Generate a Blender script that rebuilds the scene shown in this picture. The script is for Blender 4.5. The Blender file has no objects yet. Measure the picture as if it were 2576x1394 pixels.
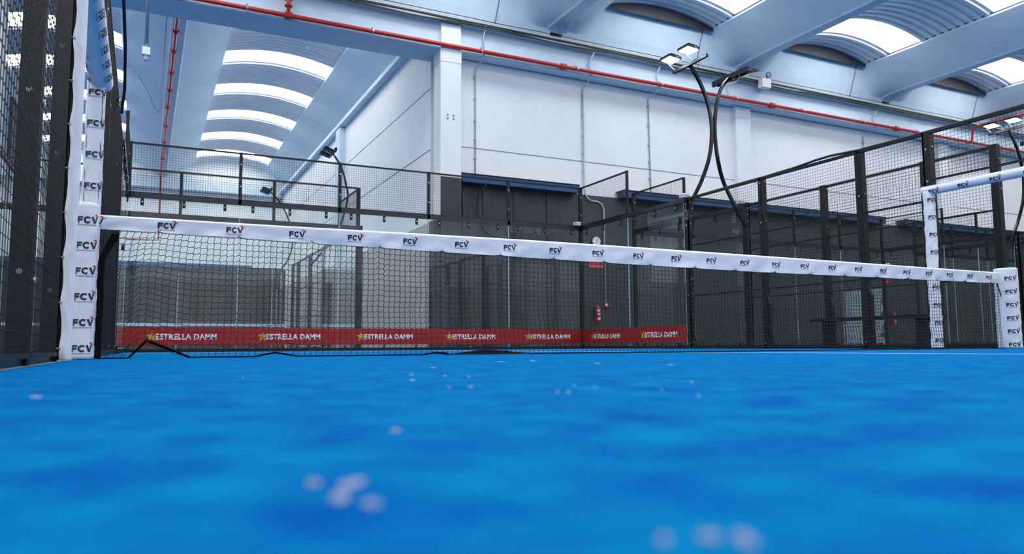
import bpy, math, random
from mathutils import Matrix, Vector, noise
random.seed(7)
C = bpy.context.scene.collection
SC = bpy.context.scene
PI = math.pi

# ---------------------------------------------------------------- camera, world, light, exposure
cam = bpy.data.cameras.new('camera'); camo = bpy.data.objects.new('camera', cam); C.objects.link(camo)
cam.sensor_width = 36.0; cam.lens = 36.0*1868.8/2576
_yaw, _pit, _rol = (math.radians(a) for a in (26.3926, 5.345, -.38))
_f = Vector((math.sin(_yaw)*math.cos(_pit), math.cos(_yaw)*math.cos(_pit), math.sin(_pit)))
_r0 = Vector((math.cos(_yaw), -math.sin(_yaw), 0)); _u0 = _r0.cross(_f)
_r = _r0*math.cos(_rol)+_u0*math.sin(_rol); _u = -_r0*math.sin(_rol)+_u0*math.cos(_rol)
CAM = Vector((.347, -5.595, .0651))
camo.matrix_world = Matrix(((_r.x, _u.x, -_f.x, CAM.x), (_r.y, _u.y, -_f.y, CAM.y), (_r.z, _u.z, -_f.z, CAM.z), (0, 0, 0, 1)))
cam.clip_start = .02; cam.clip_end = 300
cam.dof.use_dof = True; cam.dof.focus_distance = 7.0; cam.dof.aperture_fstop = 3.2
SC.camera = camo

W = bpy.data.worlds.new('world'); SC.world = W; W.use_nodes = True
W.node_tree.nodes['Background'].inputs[0].default_value = (.62, .76, 1, 1)
W.node_tree.nodes['Background'].inputs[1].default_value = 2.5
SKY_GLOW = 9.4          # daylight behind the roof panels
SC.view_settings.view_transform = 'Standard'; SC.view_settings.look = 'None'
SC.view_settings.exposure = 0.0; SC.view_settings.gamma = 1.0
SC.view_settings.use_curve_mapping = False
SC.cycles.transparent_max_bounces = 40; SC.cycles.max_bounces = 6; SC.cycles.diffuse_bounces = 4; SC.cycles.glossy_bounces = 2
SC.cycles.caustics_reflective = False; SC.cycles.caustics_refractive = False; SC.cycles.adaptive_threshold = .04; SC.cycles.light_sampling_threshold = .03; SC.cycles.use_light_tree = False

# ---------------------------------------------------------------- materials
def lin(c):
    return tuple((v/12.92 if v <= .04045 else ((v+.055)/1.055)**2.4) for v in (x/255 for x in c))+(1,)
def mat(name, rgb, rough=.6, metal=0, var=0, scale=8, bump=0, bscale=40, spec=.5, emit=0, ecol=None):
    m = bpy.data.materials.new(name); m.use_nodes = True
    nt = m.node_tree; b = nt.nodes['Principled BSDF']
    b.inputs['Base Color'].default_value = lin(rgb); b.inputs['Roughness'].default_value = rough
    b.inputs['Metallic'].default_value = metal; b.inputs['Specular IOR Level'].default_value = spec
    tc = nt.nodes.new('ShaderNodeTexCoord')
    if var:
        n = nt.nodes.new('ShaderNodeTexNoise'); n.inputs['Scale'].default_value = scale; n.inputs['Detail'].default_value = 4
        nt.links.new(tc.outputs['Object'], n.inputs['Vector'])
        r = nt.nodes.new('ShaderNodeValToRGB')
        r.color_ramp.elements[0].position = .3; r.color_ramp.elements[1].position = .7
        c = lin(rgb)
        r.color_ramp.elements[0].color = tuple(v*(1-var) for v in c[:3])+(1,)
        r.color_ramp.elements[1].color = tuple(min(1, v*(1+var)) for v in c[:3])+(1,)
        nt.links.new(n.outputs['Fac'], r.inputs['Fac']); nt.links.new(r.outputs['Color'], b.inputs['Base Color'])
    if bump:
        n = nt.nodes.new('ShaderNodeTexNoise'); n.inputs['Scale'].default_value = bscale; n.inputs['Detail'].default_value = 3
        nt.links.new(tc.outputs['Object'], n.inputs['Vector'])
        bp = nt.nodes.new('ShaderNodeBump'); bp.inputs['Strength'].default_value = bump; bp.inputs['Distance'].default_value = .01
        nt.links.new(n.outputs['Fac'], bp.inputs['Height']); nt.links.new(bp.outputs['Normal'], b.inputs['Normal'])
    if emit:
        b.inputs['Emission Color'].default_value = lin(ecol or rgb); b.inputs['Emission Strength'].default_value = emit
    return m
M = {}
M['steel'] = mat('black_powder_steel', (13, 15, 19), .5, 0, .2, 20, spec=.35)
M['wire'] = mat('mesh_wire', (12, 14, 19), .5, spec=.35)
M['gloss_steel'] = mat('glossy_black_steel', (16, 18, 22), .18, .3)
M['rail'] = mat('rail_steel', (30, 36, 44), .35, .2)
M['galv'] = mat('galvanised_steel', (170, 175, 180), .35, .8, .15, 12)
M['bolt'] = mat('zinc_bolt', (215, 220, 225), .25, .7)
M['white_wall'] = mat('white_wall_paint', (228, 234, 238), .7, 0, .03, 1.2, .05, 30)
M['concrete'] = mat('painted_concrete', (196, 218, 234), .75, 0, .04, 2.5, .08, 25)
M['joint'] = mat('joint_grey', (120, 128, 142), .8)  # plain grey of the wall joints, fascia seams and column discs
M['dark_wall'] = mat('charcoal_wall', (62, 65, 70), .75, 0, .06, 3)
M['dark_metal'] = mat('dark_cladding', (40, 45, 54), .5, 0, .05, 3)
M['grey_wall'] = mat('grey_cement_board', (178, 174, 174), .8, 0, .09, 2.5, .1, 60)
M['blue_fascia'] = mat('blue_fascia_paint', (12, 74, 120), .6, 0, .08, 4)
M['corr'] = mat('corrugated_sheet', (222, 229, 236), .6, 0, .05, 3)
M['skylight'] = mat('translucent_roof_panel', (255, 255, 255), .6, emit=SKY_GLOW, ecol=(255, 251, 247))
M['seal'] = mat('dark_gasket', (70, 80, 92), .8)
M['pipe'] = mat('red_pipe_paint', (186, 40, 34), .4, 0, .1, 6)
M['cable'] = mat('black_cable', (18, 26, 24), .6)
M['cable_green'] = mat('green_cable', (28, 74, 60), .6)
M['conduit'] = mat('grey_conduit', (176, 184, 196), .5)
M['vinyl'] = mat('white_vinyl', (222, 227, 236), .38, 0, .02, 5, .25, 14)
M['navy'] = mat('navy_print', (14, 24, 52), .5)
M['redprint'] = mat('red_print', (214, 38, 52), .5)
M['netcord'] = mat('black_net_cord', (12, 14, 20), .7)
M['webbing'] = mat('black_webbing', (14, 15, 18), .8, 0, .4, 60, .4, 90, spec=.08)
M['banner'] = mat('red_banner_film', (152, 18, 10), .4, 0, .04, 2)
M['gold'] = mat('gold_print', (196, 150, 40), .5)
M['banner_white'] = mat('white_print', (226, 222, 226), .5)
M['red_paint'] = mat('fire_red', (196, 30, 30), .3)
M['black'] = mat('black_plastic', (14, 15, 18), .5)
M['white_plastic'] = mat('white_plastic', (235, 236, 238), .4)
M['lamp_glass_off'] = mat('lamp_glass', (70, 130, 170), .1, .3)
M['lamp_lit'] = mat('lit_led_panel', (255, 255, 255), .5, emit=45, ecol=(240, 248, 255))
M['glass_edge'] = mat('glass_edge', (176, 204, 214), .15)
M['asphalt'] = mat('grey_floor_slab', (96, 98, 100), .85, 0, .1, 3)
M['line'] = mat('white_line_turf', (214, 226, 240), .9, 0, .08, 200)
M['sand'] = mat('silica_sand', (140, 158, 190), .95, 0, .1, 300, .6, 500)
M['sign_red'] = mat('sign_red', (206, 52, 44), .5)
M['green_panel'] = mat('green_wall_panel', (46, 92, 66), .7)
M['hedge'] = mat('hedge_leaves', (126, 140, 58), .9, 0, .5, 4)
M['van_white'] = mat('white_car_paint', (235, 238, 240), .3)
M['rubber'] = mat('dark_rubber', (18, 18, 20), .8)

def turf():
    m = bpy.data.materials.new('blue_turf'); m.use_nodes = True; nt = m.node_tree; N = nt.nodes; L = nt.links
    b = N['Principled BSDF']; b.inputs['Roughness'].default_value = 1; b.inputs['Specular IOR Level'].default_value = .02
    tc = N.new('ShaderNodeTexCoord')
    def nz(s, d=3, r=.6):
        n = N.new('ShaderNodeTexNoise'); n.inputs['Scale'].default_value = s; n.inputs['Detail'].default_value = d; n.inputs['Roughness'].default_value = r
        L.new(tc.outputs['Object'], n.inputs['Vector']); return n
    a = nz(11, 4, .65); r1 = N.new('ShaderNodeValToRGB')
    r1.color_ramp.elements[0].position = .34; r1.color_ramp.elements[0].color = lin((0, 84, 164))
    r1.color_ramp.elements[1].position = .68; r1.color_ramp.elements[1].color = lin((0, 127, 181))
    L.new(a.outputs['Fac'], r1.inputs['Fac'])
    f = nz(420, 2, .7); r2 = N.new('ShaderNodeValToRGB')
    r2.color_ramp.elements[0].position = .3; r2.color_ramp.elements[0].color = (.62, .62, .62, 1)
    r2.color_ramp.elements[1].position = .7; r2.color_ramp.elements[1].color = (1.25, 1.25, 1.25, 1)
    L.new(f.outputs['Fac'], r2.inputs['Fac'])
    mx = N.new('ShaderNodeMixRGB'); mx.blend_type = 'MULTIPLY'; mx.inputs[0].default_value = 1
    L.new(r1.outputs[0], mx.inputs[1]); L.new(r2.outputs[0], mx.inputs[2])
    s = nz(95, 3, .7); r3 = N.new('ShaderNodeValToRGB')
    r3.color_ramp.elements[0].position = .74; r3.color_ramp.elements[0].color = (0, 0, 0, 1)
    r3.color_ramp.elements[1].position = .80; r3.color_ramp.elements[1].color = (.35, .35, .35, 1)
    L.new(s.outputs['Fac'], r3.inputs['Fac'])
    m2 = N.new('ShaderNodeMixRGB'); L.new(r3.outputs[0], m2.inputs[0]); L.new(mx.outputs[0], m2.inputs[1])
    m2.inputs[2].default_value = lin((190, 200, 215))
    L.new(m2.outputs[0], b.inputs['Base Color'])
    bp = N.new('ShaderNodeBump'); bp.inputs['Strength'].default_value = .5; bp.inputs['Distance'].default_value = .004
    L.new(f.outputs['Fac'], bp.inputs['Height']); L.new(bp.outputs[0], b.inputs['Normal'])
    return m
M['turf'] = turf()
def glass():
    m = bpy.data.materials.new('tempered_glass'); m.use_nodes = True; nt = m.node_tree; N = nt.nodes; L = nt.links
    for n in list(N):
        if n.type == 'BSDF_PRINCIPLED': N.remove(n)
    out = [n for n in N if n.type == 'OUTPUT_MATERIAL'][0]
    t = N.new('ShaderNodeBsdfTransparent'); t.inputs[0].default_value = (.95, .98, .97, 1)
    g = N.new('ShaderNodeBsdfGlossy'); g.inputs['Roughness'].default_value = .0; g.inputs['Color'].default_value = (1, 1, 1, 1)
    fr = N.new('ShaderNodeFresnel'); ge = N.new('ShaderNodeNewGeometry'); ma = N.new('ShaderNodeMath'); ma.operation = 'MULTIPLY_ADD'
    ma.inputs[1].default_value = 1/1.5-1.5; ma.inputs[2].default_value = 1.5; L.new(ge.outputs['Backfacing'], ma.inputs[0]); L.new(ma.outputs[0], fr.inputs['IOR'])
    mx = N.new('ShaderNodeMixShader'); L.new(fr.outputs[0], mx.inputs[0]); L.new(t.outputs[0], mx.inputs[1]); L.new(g.outputs[0], mx.inputs[2])
    L.new(mx.outputs[0], out.inputs[0]); return m
M['glass'] = glass()

# ---------------------------------------------------------------- mesh builder
class MB:
    def __init__(s, T=None): s.v = []; s.f = []; s.mi = []; s.m = 0; s.T = T; s.sm = []; s.smooth = False
    def vert(s, *p):
        p = Vector(p[0]) if len(p) == 1 else Vector(p)
        s.v.append(s.T(p) if s.T else p); return len(s.v)-1
    def face(s, *i): s.f.append(i); s.mi.append(s.m); s.sm.append(s.smooth)
    def box(s, a, b):
        x0, y0, z0 = a; x1, y1, z1 = b
        i = [s.vert(x, y, z) for z in (z0, z1) for y in (y0, y1) for x in (x0, x1)]
        for q in ((0, 2, 3, 1), (4, 5, 7, 6), (0, 1, 5, 4), (2, 6, 7, 3), (0, 4, 6, 2), (1, 3, 7, 5)): s.face(*(i[k] for k in q))
    def bar(s, p, q, w, h=None, up=Vector((0, 0, 1))):
        h = h or w; p = Vector(p); q = Vector(q); d = (q-p).normalized()
        if abs(d.dot(up)) > .99: up = Vector((0, 1, 0))
        a = d.cross(up).normalized()*w/2; b = a.cross(d).normalized()*h/2
        i = [s.vert(c+k) for c in (p, q) for k in (a+b, -a+b, -a-b, a-b)]
        for q4 in ((0, 1, 2, 3), (7, 6, 5, 4), (0, 4, 5, 1), (1, 5, 6, 2), (2, 6, 7, 3), (3, 7, 4, 0)): s.face(*(i[k] for k in q4))
    def tube(s, pts, r, n=8, caps=True, up=None):
        pts = [Vector(p) for p in pts]; rings = []
        rr = r if isinstance(r, (list, tuple)) else [r]*len(pts)
        u = Vector(up) if up else None
        for k, p in enumerate(pts):
            d = (pts[min(k+1, len(pts)-1)]-pts[max(k-1, 0)]).normalized()
            if u is None: u = Vector((0, 0, 1)) if abs(d.z) < .9 else Vector((1, 0, 0))
            a = d.cross(u)
            if a.length < 1e-5: a = d.cross(Vector((.3, 1, .2)))
            a.normalize(); b = a.cross(d).normalized(); u = b
            rings.append([s.vert(p+(a*math.cos(t)+b*math.sin(t))*rr[k]) for t in (2*PI*(j+.5)/n for j in range(n))])
        for A, B in zip(rings, rings[1:]):
            for j in range(n): s.face(A[j], A[(j+1) % n], B[(j+1) % n], B[j])
        if caps: s.face(*reversed(rings[0])); s.face(*rings[-1])
    def lathe(s, c, ax, prof, n=20):
        # prof: (distance along ax, radius)
        c = Vector(c); ax = Vector(ax).normalized(); t = Vector((0, 0, 1)) if abs(ax.z) < .9 else Vector((1, 0, 0))
        a = ax.cross(t).normalized(); b = ax.cross(a)
        rings = [[s.vert(c+ax*h+(a*math.cos(2*PI*j/n)+b*math.sin(2*PI*j/n))*r) for j in range(n)] for h, r in prof]
        for A, B in zip(rings, rings[1:]):
            for j in range(n): s.face(A[j], A[(j+1) % n], B[(j+1) % n], B[j])
        s.face(*reversed(rings[0])); s.face(*rings[-1])
    def build(s, name, mats, parent=None):
        me = bpy.data.meshes.new(name)
        me.from_pydata([tuple(v) for v in s.v], [], s.f)
        for m in (mats if isinstance(mats, (list, tuple)) else [mats]): me.materials.append(M[m] if isinstance(m, str) else m)
        me.polygons.foreach_set('material_index', s.mi)
        me.polygons.foreach_set('use_smooth', s.sm)
        me.update()
        o = bpy.data.objects.new(name, me); C.objects.link(o)
        if parent is not None:
            o.parent = parent; o.matrix_parent_inverse = parent.matrix_basis.inverted()
        return o
def tag(o, label=None, cat=None, group=None, kind=None):
    if label: o['label'] = label
    if cat: o['category'] = cat
    if group: o['group'] = group
    if kind: o['kind'] = kind
    return o
def thing(name, label, cat, loc=(0, 0, 0), group=None):
    o = bpy.data.objects.new(name, None); C.objects.link(o); o.location = loc; o.empty_display_size = .1
    return tag(o, label, cat, group)
TN = [40]
def struct(mb, name, mats):
    if name in ('trim_seal', 'trim_arch', 'trim_fascia', 'trim_seam'): TN[0] += 1; name = 'trim_%d' % TN[0]
    return tag(mb.build(name, mats), kind='structure')
def fix_normals():
    import bmesh
    for me in bpy.data.meshes:
        if me.get('keep') or len(me.polygons) > 30000: continue
        bm = bmesh.new(); bm.from_mesh(me); bmesh.ops.recalc_face_normals(bm, faces=bm.faces); bm.to_mesh(me); bm.free()

# ---------------------------------------------------------------- hall shell
XL, XR, YB, YG, YF = -21.0, 40.0, -24.0, 12.0, 36.0
b = MB(); b.box((XL, YB, -.3), (XR, YF, -.015)); struct(b, 'floor', 'asphalt')
def court_floor(x0, y0, x1, y1, name):
    b = MB(); b.box((x0, y0, -.015), (x1, y1, 0))
    return b
b = court_floor(-.05, -10, 10.05, 10.02, 'floor'); struct(b, 'floor', 'turf')
for x0, y0, x1, y1 in ((11.6, -10, 21.1, 10), (22.7, -10, 32.5, 10), (-11.6, -10, -1.62, 10), (-5, 12.35, 5, 32.3), (-16.5, 12.35, -6.6, 32.3)):
    struct(court_floor(x0, y0, x1, y1, 'floor'), 'floor', 'turf')
# court lines lie flush in the turf
b = MB(); b.box((4.975, -6.95, -.004), (5.025, -.02, .0012)); tag(b.build('trim_1', 'line'), kind='structure')
b = MB(); b.box((0, -7.0, -.004), (10, -6.95, .0012)); b.box((0, 6.95, -.004), (10, 7.0, .0012)); b.box((4.975, .02, -.004), (5.025, 6.95, .0012)); struct(b, 'trim_2', 'line')

# outer walls
def wall(name, a, c, m='white_wall'):
    b = MB(); b.box(a, c); return struct(b, name, m)
wall('wall_rear', (XL, YB-.2, 0), (XR, YB, 11), 'white_wall')
wall('wall_rear_lower', (XL+.3, YB, 0), (XR-.3, YB+.1, 4.35), 'grey_wall')
wall('wall_rear_panel', (24.5, YB, 6.5), (31.5, YB+.1, 8.6), 'green_panel')
wall('wall_left', (XL-.2, YB, 0), (XL, YF, 11))
# right wall with an open loading door
b = MB(); X0 = 40.0
D0, D1, DH = -7.2, -2.6, 3.4
b.box((X0, YB, 0), (X0+.2, D0, 11)); b.box((X0, D1, 0), (X0+.2, YG, 11)); b.box((X0, D0, DH), (X0+.2, D1, 11)); struct(b, 'wall_right', 'dark_wall')
# front wall of the near bay (white, with grey joint) and its lower charcoal part
b = MB(); b.box((7.62, 12.0, 0), (XR, 12.25, 7.62)); struct(b, 'wall_front', 'white_wall')
b = MB(); b.box((7.62, 11.992, 5.262), (16.96, 12.0, 5.28)); b.box((17.6, 11.992, 5.262), (XR, 12.0, 5.28)); struct(b, 'trim_3', 'joint')
b = MB(); b.box((7.04, 11.93, 0), (XR, 11.99, 4.3)); struct(b, 'wall_front_lower', 'dark_wall')
for i, (x0, x1) in enumerate(((7.04, 10.97), (12.45, 23.5), (24.55, 36.0))):
    b = MB(); b.box((x0, 11.62, 4.26), (x1, 11.93, 4.30)); b.m = 1
    b.box((x0, 11.60, 4.26), (x1, 11.62, 4.46)); b.m = 2
    b.box((x0-.01, 11.58, 4.46), (x1+.01, 11.99, 4.485)); b.m = 0; b.box((x0, 11.62, 4.30), (x1, 11.93, 4.46))
    struct(b, 'trim_%d' % (4+i), ['dark_metal', 'blue_fascia', 'steel'])
# vertical cladding on the lower wall of the first bay
b = MB()
for x in (7.04, 7.62, 8.2, 9.1, 10.1): b.box((x, 11.90, 0), (x+.22, 11.93, 4.26))
struct(b, 'trim_7', 'dark_metal')
# columns
def column(x0, x1, y0, y1, z1, name='column', z0=0):
    b = MB(); b.box((x0, y0, z0), (x1, y1, z1)); b.box((x0-.008, y0-.008, z1-.35), (x1+.008, y1, z1)); return struct(b, name, 'white_wall')
column(6.88, 7.44, 11.56, 12.06, 7.66); column(16.96, 17.58, 11.84, 12.4, 7.63, z0=4.3); column(27.0, 27.6, 11.84, 12.4, 7.63, z0=4.3); column(-2.96, -2.4, 11.9, 12.45, 7.66)
b = MB(); b.box((6.9, 11.57, 7.66), (7.44, 11.75, 8.34)); struct(b, 'column', 'white_wall')
b = MB(); b.box((6.88, 11.53, 0), (7.46, 11.56, 4.32)); b.box((7.44, 11.53, 0), (7.46, 11.95, 4.32)); struct(b, 'wall_front_lower', 'dark_metal')
b = MB()
for x in (7.07, 7.23):
    b.lathe((x, 11.562, 5.83), (0, -1, 0), ((0, .028), (.006, .028)), 12); b.lathe((x, 11.562, 5.92), (0, -1, 0), ((0, .028), (.006, .028)), 12)
struct(b, 'trim_8', 'joint')
# side wall of the far bay: grey cement board below, white above
Yd0, Yd1 = 22.5, 24.6
b = MB(); b.box((6.7, 12.0, 0), (7.03, Yd0, 3.18)); b.box((6.7, Yd1, 0), (7.03, YF, 3.18)); b.box((6.7, Yd0, 2.6), (7.03, Yd1, 3.18)); struct(b, 'wall_side_lower', 'grey_wall')
b = MB(); b.box((7.0, Yd0, 0), (7.03, Yd1, 2.6)); struct(b, 'door_1', 'dark_wall')
b = MB(); b.box((6.92, 12.4, 3.18), (7.2, YF, 8.75)); struct(b, 'wall_side', 'white_wall')
b = MB(); b.box((6.912, 12.4, 5.2), (6.92, YF, 5.22)); b.box((6.912, 12.4, 6.85), (6.92, YF, 6.868)); struct(b, 'trim_9', 'joint')
b = MB(); b.box((6.7, 21.7, 3.18), (6.92, 22.3, 8.3)); b.box((6.68, 12.5, 8.36), (6.92, YF, 8.5)); struct(b, 'trim_10', 'concrete')
b = MB(); b.box((6.7, 11.56, 0), (6.88, 11.99, 3.2)); struct(b, 'trim_11', 'dark_metal')  # box added to darken the front end of the grey side wall
# far end wall
wall('wall_back', (XL, YF, 0), (XR, YF+.2, 11), 'white_wall')
wall('wall_back_lower', (XL+.3, YF-.1, 0), (7.0, YF, 4.35), 'dark_wall')
b = MB(); b.box((XL+.3, YF-.4, 4.2), (5.4, YF-.1, 4.42)); struct(b, 'trim_12', 'blue_fascia')
b = MB()
for x in (-.3, .35, 1.1, 2.6, 4.2, 5.6): b.box((x, YF-.16, 0), (x+.35, YF-.1, 4.2))
struct(b, 'trim_13', 'dark_metal')
b = MB(); b.box((XL, YF-.5, 8.2), (7, YF, 8.75)); struct(b, 'girder', 'concrete')

# long girder over the wall line
b = MB(); b.box((XL, 11.6, 7.64), (XR, 12.55, 7.82)); b.box((XL, 11.68, 7.82), (XR, 12.45, 8.5)); b.box((XL, 11.72, 8.5), (XR, 12.5, 8.6)); struct(b, 'girder', 'concrete')

# ceiling beams: V section, flaring where they meet the girder
def vbeam(xc, y0, y1, yend, name='ceiling_beam'):
    """yend: the end at the girder"""
    s = 1 if y1 > y0 else -1
    b = MB()
    ys = [yend+s*v for v in (0, .06, .14, .25, .4, .6, .85, 1.2)]+[y1]
    tt = [1, .82, .63, .45, .28, .14, .05, 0, 0]
    def prof(t):
        hb = .17+.16*t; zb = 8.9-.16*t; ht = 1.5
        P = []
        for j in range(9):
            q = j/8; out = t*.62*math.sin(PI*min(1, q*1.05))**.8
            P.append((hb+.05+(ht-hb-.05)*q+out*.55, zb+.04+(9.68-zb-.04)*q-out*.5))
        return P, hb, zb
    for sg in (-1, 1):
        b.smooth = True; R = []
        for y, t in zip(ys, tt):
            P, hb, zb = prof(t); R.append([b.vert(xc+sg*x, y, z) for x, z in P])
        for A, B in zip(R, R[1:]):
            for j in range(8): b.face(A[j], A[j+1], B[j+1], B[j])
        b.smooth = False
        for strip_ in (((0, 0), (1, 0)), ((2, 0), (3, 0))):
            R = []
            for y, t in zip(ys, tt):
                P, hb, zb = prof(t); pts = [(hb, zb), P[0], P[8], (1.5, 9.76)]
                k = strip_[0][0]; R.append([b.vert(xc+sg*x, y, z) for x, z in pts[k:k+2]])
            for A, B in zip(R, R[1:]): b.face(A[0], A[1], B[1], B[0])
    R = []
    for y, t in zip(ys, tt):
        P, hb, zb = prof(t); R.append([b.vert(xc-hb, y, zb), b.vert(xc+hb, y, zb)])
    for A, B in zip(R, R[1:]): b.face(A[0], A[1], B[1], B[0])
    b.box((xc-1.5, min(ys[0], y1), 9.76), (xc+1.5, max(ys[0], y1), 9.80))
    o = struct(b, name, 'concrete'); return o
def vault(xa, xb, y0, y1, strips, ids):
    """corrugated barrel roof between two beams; strips are skylights (ya, yb)"""
    rise = .28; n = 18
    def arc(q, y, dz=0):
        x = xa+(xb-xa)*q; return (x, y, 9.76+rise*(1-(2*q-1)**2)+dz)
    segs = []; cur = y0
    for a, c in strips: segs.append((cur, a, 0)); segs.append((a, c, 1)); cur = c
    segs.append((cur, y1, 0))
    b = MB()
    for a, c, sky in segs:
        if sky or c-a < .02: continue
        P = max(1, round((c-a)/.25)); st = (c-a)/P; ys = []
        for k in range(P): ys += [(a+k*st, 0), (a+(k+.42)*st, 0), (a+(k+.52)*st, .05), (a+(k+.9)*st, .05)]
        ys.append((c, 0)); rows = [[b.vert(arc(j/n, y, -dz)) for j in range(n+1)] for y, dz in ys]
        for A, B in zip(rows, rows[1:]):
            for j in range(n): b.face(A[j], A[j+1], B[j+1], B[j])
    o = struct(b, 'ceiling', 'corr'); o.data['keep'] = 1
    for a, c, sky in segs:
        if not sky: continue
        b = MB(); A = [b.vert(arc(j/n, a)) for j in range(n+1)]; B = [b.vert(arc(j/n, c)) for j in range(n+1)]
        for j in range(n): b.face(A[j], B[j], B[j+1], A[j+1])
        ids[0] += 1; o = struct(b, 'window_%d' % ids[0], 'skylight'); o.data['keep'] = 1
    b = MB()
    for x in (xa, xb): b.box((x-.03, y0, 9.74), (x+.03, y1, 9.79))
    struct(b, 'trim_seal', 'seal')
    # closed arch end at the girder
    b = MB(); ye = y1-.02
    A = [b.vert(arc(j/n, ye, .0)) for j in range(n+1)]; B = [b.vert(xa+(xb-xa)*j/n, ye, 9.6) for j in range(n+1)]
    for j in range(n): b.face(A[j], A[j+1], B[j+1], B[j])
    return b
ids = [0]
P1 = 6.8
near_c = [17.15+P1*k for k in range(-6, 4)]
far_c = [.94+6.5*k for k in range(-3, 2)]
strips_near = [(a, a+1.12) for a in [9.2-3.4*k for k in range(9, -1, -1)]]
strips_far = [(a, a+1.15) for a in (16.2, 19.6, 23.05, 26.5, 30.0, 33.45)]
for xc in near_c: vbeam(xc, 12, YB, 11.72-.0) if False else None
for xc in near_c:
    # direction towards -Y: build with explicit end
    def vb(xc=xc):
        return vbeam(xc, 11.72, YB, 11.72)
    vb()
for xc in far_c: vbeam(xc, 12.5, YF, 12.5)
for a, c in zip(near_c, near_c[1:]):
    e = vault(a+1.5, c-1.5, YB, 11.3, strips_near, ids); struct(e, 'trim_arch', 'dark_metal')
for a, c in zip(far_c, far_c[1:]):
    e = vault(a+1.42, c-1.42, 12.6, YF, strips_far, ids); struct(e, 'trim_arch', 'corr')
# fascia between beams, rising from the girder to the roof sheets
b = MB()
for a, c in zip(near_c, near_c[1:]):
    x0, x1 = a+.2, c-.2; pr = ((11.72, 8.6), (11.62, 8.9), (11.52, 9.3), (11.42, 9.7), (11.40, 9.78), (11.9, 9.8), (11.9, 8.6))
    A = [b.vert(x0, y, z) for y, z in pr]; B = [b.vert(x1, y, z) for y, z in pr]
    for j in range(len(pr)): k = (j+1) % len(pr); b.face(A[j], A[k], B[k], B[j])
    b.face(*A); b.face(*reversed(B))
struct(b, 'trim_fascia', 'concrete')
b = MB()
for a, c in zip(near_c, near_c[1:]): b.bar((c-1.9, 11.66, 8.62), (c-1.78, 11.40, 9.74), .02, .02)
struct(b, 'trim_seam', 'joint')
# roof lid so that no sky leaks in
b = MB(); b.box((XL, YB, 10.6), (XR, YF, 10.8)); struct(b, 'ceiling', 'dark_wall')
b = MB(); b.box((8.8, 12.3, 8.5), (XR, 12.6, 10.6)); b.box((XL, 12.2, 8.6), (XR, 12.4, 9.9)); struct(b, 'wall_gable', 'concrete')

# ---------------------------------------------------------------- fences
def run(O, D, N):
    O = Vector(O); D = Vector(D); N = Vector(N)
    return lambda p: O+D*p.x+N*p.y+Vector((0, 0, p.z))
def grid(mb, s0, s1, z0, z1, n=0, pitch=.05, w=.0042):
    k = round((s1-s0)/pitch)
    for i in range(1, k):
        s = s0+(s1-s0)*i/k; h = w/2
        i0 = [mb.vert(s+a, n+c, z) for z in (z0, z1) for a, c in ((-h, 0), (0, -h), (h, 0), (0, h))]
        for q in ((0, 1, 5, 4), (1, 2, 6, 5), (2, 3, 7, 6), (3, 0, 4, 7)): mb.face(*(i0[j] for j in q))
    k = round((z1-z0)/pitch)
    for i in range(1, k):
        z = z0+(z1-z0)*i/k; h = w/2
        i0 = [mb.vert(s, n+w+c, z+a) for s in (s0, s1) for a, c in ((-h, 0), (0, -h), (h, 0), (0, h))]
        for q in ((0, 1, 5, 4), (1, 2, 6, 5), (2, 3, 7, 6), (3, 0, 4, 7)): mb.face(*(i0[j] for j in q))
def panel(root, T, s0, s1, z0, z1, fw=.03, mids=(), pitch=.05, n=0):
    b = MB(T); grid(b, s0, s1, z0, z1, n, pitch); p = b.build('mesh_panel', 'wire', root); p.data['keep'] = 1
    b = MB(T); b.box((s0, n-.005, z1-fw), (s1, n+.035, z1)); b.box((s0, n-.005, z0), (s1, n+.02, z0+fw*.7))
    for z in mids: b.box((s0, n+.004, z-.014), (s1, n+.022, z+.014))
    for s in (((s0, s0+.02), (s1-.02, s1)) if mids else ()): b.box((s[0], n-.005, z0), (s[1], n+.02, z1))
    return b.build('panel_frame', 'steel', p)
def pane(root, T, s0, s1, z1=2.93, clamps=True, inn=1, bottom=True):
    b = MB(T); g = .006; b.box((s0+g, -.006, .06), (s1-g, .006, z1)); p = b.build('glass_pane', 'glass', root)
    b = MB(T)
    for s in (s0+g, s1-g): b.box((s-.003, -.0065, .06), (s+.003, .0065, z1))
    b.build('glass_edge', 'glass_edge', p)
    if clamps:
        for q in (.25, .975, 1.72):
            s = s0+q*(s1-s0)/2
            b = MB(T); b.box((s-.028, -.014*inn-.008, z1-.15), (s+.028, -.014*inn+.008, z1+.02)); b.m = 1; b.lathe((s, -.02*inn, z1-.08), (0, -inn, 0), ((0, .013), (.012, .013)), 8); b.build('clamp', ['steel', 'bolt'], p)
        if bottom:
            for q in (.3, 1.0, 1.72):
                s = s0+q*(s1-s0)/2
                b = MB(T); b.box((s-.025, -.03*inn-.008, .0), (s+.025, -.014*inn+.008, .11)); b.m = 1; b.lathe((s, -.03*inn, .075), (0, -inn, 0), ((0, .014), (.014, .014)), 8); b.build('clamp', ['steel', 'bolt'], p)
    return p
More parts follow.
